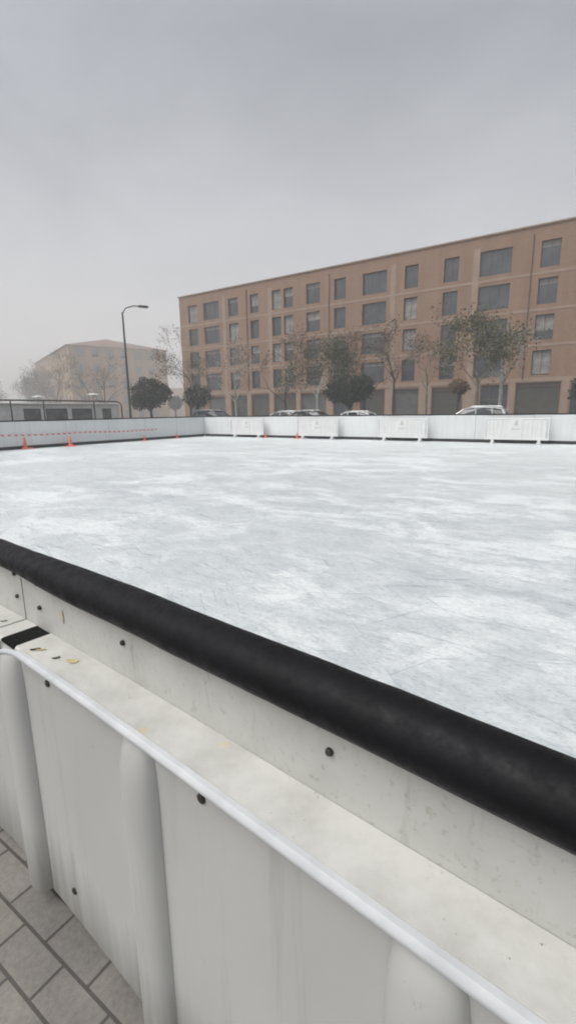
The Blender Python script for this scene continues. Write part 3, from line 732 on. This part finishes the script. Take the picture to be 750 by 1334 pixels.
def plane_tree(loc, h, lab, nl, seed, bark='bark', mat='leaf_olive', lean=(0,0), clear=2.6, leaf=.085, spread=.30, depth=4, r0=.13, group='bare plane trees along the street', name='plane_tree'):
    rg = random.Random(seed); r = empty(name, (loc[0],loc[1],GZ), rg.uniform(0,6), lab, 'tree', group)
    t = MB(); tips = []
    t.tube([(0,0,0),(.02,.01,.4),(.03,.03,clear*.6),(lean[0],lean[1],clear)], [r0*1.3,r0*1.05,r0*.9,r0*.82], 10)
    top = Vector((lean[0],lean[1],clear)); up = Vector((0,0,1))
    limb(t, top-Vector((0,0,.1)), (up+Vector((rg.gauss(0,.08),rg.gauss(0,.08),0))).normalized(), (h-clear)*.42, r0*.75, depth, rg, tips)
    for k in range(3):
        a = k*2.1+rg.uniform(-.4,.4); limb(t, top-Vector((0,0,.15*k)), Vector((math.cos(a)*.62,math.sin(a)*.62,.8)).normalized(), (h-clear)*.36, r0*.5, depth-1, rg, tips)
    t.build('trunk', M[bark], r, True)
    if nl:
        c = MB()
        for i in range(nl):
            p = rg.choice(tips); leafq(c, p+Vector((rg.gauss(0,spread),rg.gauss(0,spread),rg.gauss(-.1,spread))), leaf*rg.uniform(.6,1.5), rg)
        c.build('crown', M[mat], r)
    return r
def pq(q, d): p = P(q, d); return (p.x, p.y)
plane_tree(pq(-31.28,37.5), 8.6, 'leafless street tree with pale trunk left of the dark doorways', 700, 21, 'bark_pale', 'leaf_brown', r0=.11)
plane_tree(pq(-25.39,37.5), 8.2, 'dark-trunked street tree with thin brown leaves left of the leafier plane', 1100, 22, 'bark_dark', 'leaf_brown')
plane_tree(pq(-21.93,37.5), 8.0, 'street tree with olive leaves and pale trunk left of the broad evergreen', 4600, 23, 'bark_pale', 'leaf_olive', clear=3.0, leaf=.10, spread=.34)
plane_tree(pq(-18.0,38.8), 8.6, 'bare brown tree rising behind the broad clipped evergreen', 500, 24, 'bark_dark', 'leaf_brown')
plane_tree(pq(-14.82,37.5), 9.0, 'tall slim tree with dark trunk right of the broad evergreen', 600, 25, 'bark_dark', 'leaf_brown', clear=4.0, r0=.09)
plane_tree(pq(-12.17,37.5), 8.4, 'nearly bare tree with thin branches left of the small brownish tree', 350, 26, 'bark', 'leaf_brown', clear=3.4, r0=.09)
plane_tree(pq(-8.31,37.0), 8.0, 'leafy plane tree with greenish trunk behind the silver car', 3400, 27, 'bark', 'leaf_olive', clear=3.4, leaf=.10, spread=.32, r0=.12)
plane_tree(pq(-6.9,38.0), 7.6, 'plane tree with straight whitish trunk by the dark shopfront', 900, 28, 'bark_pale', 'leaf_olive', clear=3.6, leaf=.09, r0=.14)
plane_tree((-10.6,54.0), 9.4, 'bare tree at the left corner of the brick block behind the ball tree', 900, 29, 'bark_dark', 'leaf_brown')
plane_tree((-27.5,74), 10.5, 'bare foggy tree in front of the ochre block next to the lamp post', 500, 31, 'bark_dark', 'leaf_brown', group='bare trees in the fog on the left')
plane_tree((-32.4,80), 11, 'bare foggy tree in front of the middle of the ochre block', 500, 32, 'bark_dark', 'leaf_brown', group='bare trees in the fog on the left')
plane_tree((-40.1,85), 11.5, 'bare foggy tree before the far edge of the ochre block', 700, 33, 'bark_dark', 'leaf_brown', group='bare trees in the fog on the left')
for i, (x, y, h_, lab) in enumerate([(-74,120,9.5,'faint bare tree farthest left in the fog'),(-66,124,9.0,'faint bare tree in the fog, second from the left edge'),(-59.5,118,10.5,'faint bare tree in the fog, third from the left edge'),(-52,112,10.5,'faint bare tree in the fog just left of the ochre block')]):
    plane_tree((x,y), h_+1, lab, 3200, 40+i, 'bark_dark', 'leaf_brown', clear=2.2, leaf=.16, spread=.5, r0=.2, group='bare trees in the fog on the left')

# ------------------------------------------------------------------ cars
def car(q, d, paint, lab, rev=False, sc=1.0):
    r = empty('parked_car', P(q, d, GZ+.004), A0 + (math.pi if rev else 0), lab, 'car', 'cars parked along the street')
    st = [(-2.12,.42,.70,.60),(-2.05,.30,.86,.76),(-1.85,.24,.97,.84),(-1.2,.21,1.02,.885),(-.4,.20,1.02,.895),(.5,.20,1.00,.895),(1.05,.21,.98,.885),(1.55,.24,.90,.86),(1.95,.30,.80,.78),(2.10,.40,.66,.64)]
    V = []; F = []
    for x, zb, zt, w in st:
        V += [(x,-w*.90,zb),(x,-w,zb+.14),(x,-w*1.005,(zb+zt)/2),(x,-w*.985,zt-.12),(x,-w*.90,zt),(x,0,zt+.025),(x,w*.90,zt),(x,w*.985,zt-.12),(x,w*1.005,(zb+zt)/2),(x,w,zb+.14),(x,w*.90,zb)]
    m = 11
    for i in range(len(st)-1):
        for k in range(m): F.append((i*m+k, i*m+(k+1) % m, (i+1)*m+(k+1) % m, (i+1)*m+k))
    F.append(tuple(range(m-1,-1,-1))); F.append(tuple(range((len(st)-1)*m, len(st)*m)))
    # cut simple wheel arches by dark arch liners, roof and pillars belong to the body
    b = MB(); b.add(V, F)
    rs = [(-1.78,1.34,.52),(-1.66,1.50,.60),(-1.3,1.585,.64),(-.7,1.62,.655),(-.1,1.60,.65),(.22,1.55,.62),(.36,1.50,.58)]
    RV = []; RF = []
    for x, z, w in rs: RV += [(x,-w,z-.045),(x,-w*.93,z),(x,0,z+.03),(x,w*.93,z),(x,w,z-.045),(x,0,z-.06)]
    for i in range(len(rs)-1):
        for k in range(6): RF.append((i*6+k, i*6+(k+1) % 6, (i+1)*6+(k+1) % 6, (i+1)*6+k))
    RF.append(tuple(range(5,-1,-1))); RF.append(tuple(range((len(rs)-1)*6, len(rs)*6)))
    b.add(RV, RF)
    for s in (-1,1):
        b.tube([(1.12,s*.80,.97),(.36,s*.585,1.49)], .035, 6); b.tube([(-.35,s*.815,.99),(-.30,s*.645,1.58)], .04, 6)
        b.tube([(-1.95,s*.80,.95),(-1.70,s*.56,1.45)], .07, 6); b.tube([(-1.25,s*.81,1.0),(-1.15,s*.64,1.56)], .04, 6)
    b.build('body', paint, r, True)
    base = [(-2.0,.79,.95),(1.14,.79,.96)]; top = [(-1.72,.545,1.44),(.34,.565,1.49)]; tm = [(-1.0,.625,1.57)]
    g = MB(); gv = []
    for s in (-1,1): gv += [(-1.98,s*.77,.94),(1.12,s*.77,.955),(.35,s*.565,1.485),(-.7,s*.625,1.57),(-1.70,s*.53,1.44)]
    g.add(gv, [(0,1,2,3,4),(9,8,7,6,5),(1,6,7,2),(0,4,9,5),(2,7,8,3),(3,8,9,4)]); g.build('window_glass', M['glass'], r)
    for x in (-1.32,1.32):
        for s in (-1,1):
            wv = MB(); y0, y1 = s*.70, s*.915; prof = [(.20,0),(.30,.01),(.325,.05),(.325,.16),(.30,.205),(.20,.21)]
            tmp = MB(); tmp.lathe(prof, 20); wv.add([(x+a, y0+s*c, .325+b_) for a, b_, c in tmp.v], tmp.f)
            t = wv.build('wheel', M['tyre'], r, True)
            rm = MB(); tmp = MB(); tmp.lathe([(.205,.19),(.19,.215),(.05,.222)], 16); rm.add([(x+a, y0+s*c, .325+b_) for a, b_, c in tmp.v], tmp.f); rm.build('rim', M['rim'], t, True)
    for s in (-1,1):
        MB().cbox(1.86,2.06,s*.62-.13,s*.62+.13,.60,.74,.02).build('headlight', M['head_lens'], r); MB().cbox(-2.11,-1.98,s*.66-.10,s*.66+.10,.70,.92,.02).build('tail_light', M['tail_lens'], r)
        MB().cbox(.78,.92,s*.98-.08,s*.98+.08,.98,1.10,.02).build('mirror', paint, r)
    for s in (-1,1):
        MB().tube([(-1.5,s*.50,1.60),(-1.3,s*.52,1.655),(-.2,s*.52,1.66),(.05,s*.50,1.62)], .016, 6).build('roof_rail', M['rim'], r, True)
    r.scale = (sc,sc,sc); return r
car(-6.95, 30.2, M['silver'], 'silver family car with arched roof below the small brownish tree', True, 1.03)
car(-14.25, 31.0, M['white_car'], 'white car with only its roof showing right of the broad evergreen trunk', False, .92)
car(-17.75, 30.2, M['graphite'], 'grey car showing its roof left of the broad evergreen', False, .98)
car(-21.3, 31.0, M['silver'], 'silver car with a low roof between the bare street trees', True, .97)
car(-27.4, 30.2, M['dark_blue'], 'dark blue car below the ball tree at the left end', False, 1.07)

# ------------------------------------------------------------------ fog
def haze(name, x0, x1, y0, y1, z0, z1, dens, lab):
    m = bpy.data.materials.new(name); m.use_nodes = True; nt = m.node_tree; nt.nodes.clear()
    out = nt.nodes.new('ShaderNodeOutputMaterial'); vs = nt.nodes.new('ShaderNodeVolumeScatter')
    vs.inputs['Color'].default_value = (.97,.985,1,1); vs.inputs['Density'].default_value = dens; vs.inputs['Anisotropy'].default_value = .0
    nt.links.new(vs.outputs[0], out.inputs['Volume'])
    o = MB().box(x0,x1,y0,y1,z0,z1).build(name, m); tag(o, lab, 'haze', None, 'stuff'); return o
haze('haze', -260, 260, -40, 330, -1.0, 45, .0023, 'thin grey winter fog hanging over the rink and the street')
haze('haze', -250, 250, 64, 320, -.9, 44, .0058, 'thicker fog bank swallowing the trees and blocks beyond the street')

# ------------------------------------------------------------------ light, camera
world = bpy.data.worlds.new('World'); scene.world = world; world.use_nodes = True
nt = world.node_tree; bg = nt.nodes['Background']
sky = nt.nodes.new('ShaderNodeTexSky'); sky.sky_type = 'NISHITA'; sky.sun_disc = False
SE, SR = R(56), R(240)
sky.sun_elevation = SE; sky.sun_rotation = SR; sky.air_density = 1.0; sky.dust_density = 4.0; sky.ozone_density = 1.0
hs = nt.nodes.new('ShaderNodeHueSaturation'); hs.inputs['Saturation'].default_value = .26
nt.links.new(sky.outputs[0], hs.inputs['Color']); cl = noise_tex(nt, 2.2, 6, .55, coords(nt, 'Generated', (1,1,2.2)), .5)
cc = mix(nt, 1., hs.outputs[0], ramp(nt, cl, [(.32,(.90,.905,.91)), (.68,(1.20,1.19,1.18))]), 'MULTIPLY'); nt.links.new(cc, bg.inputs['Color']); bg.inputs['Strength'].default_value = .15
sl = bpy.data.lights.new('sun', 'SUN'); sl.energy = 1.25; sl.angle = R(40); sl.color = (1,.97,.93)
so = bpy.data.objects.new('sun', sl); COL.objects.link(so)
sd = Vector((math.sin(SR)*math.cos(SE), math.cos(SR)*math.cos(SE), math.sin(SE)))     # towards the sun
so.rotation_euler = sd.to_track_quat('Z', 'Y').to_euler(); so.location = (0,-10,30)

cam = bpy.data.cameras.new('camera'); co = bpy.data.objects.new('camera', cam); COL.objects.link(co); scene.camera = co
cam.sensor_fit = 'HORIZONTAL'; cam.sensor_width = 36; cam.lens = 620/750*36; cam.clip_start = .02; cam.clip_end = 2000
pitch, roll = R(11.938), R(.7906)
fwd = Vector((0, math.cos(pitch), -math.sin(pitch))); right = Vector((1,0,0)); up = right.cross(fwd)
# camera rolled so that the horizon climbs to the right
r2 = right*math.cos(roll) - up*math.sin(roll); u2 = right*math.sin(roll) + up*math.cos(roll)
mw = Matrix(((r2.x,u2.x,-fwd.x,0),(r2.y,u2.y,-fwd.y,0),(r2.z,u2.z,-fwd.z,1.5),(0,0,0,1)))
co.matrix_world = mw

scene.view_settings.view_transform = 'Standard'; scene.view_settings.look = 'None'; scene.view_settings.exposure = 0
scene.render.engine = 'CYCLES'; cy = scene.cycles
cy.use_denoising = True
try: cy.denoiser = 'OPENIMAGEDENOISE'
except Exception: pass
cy.volume_bounces = 5; cy.max_bounces = 8; cy.diffuse_bounces = 4; cy.glossy_bounces = 3
cy.pixel_filter_type = 'BLACKMAN_HARRIS'; cy.filter_width = 1.9
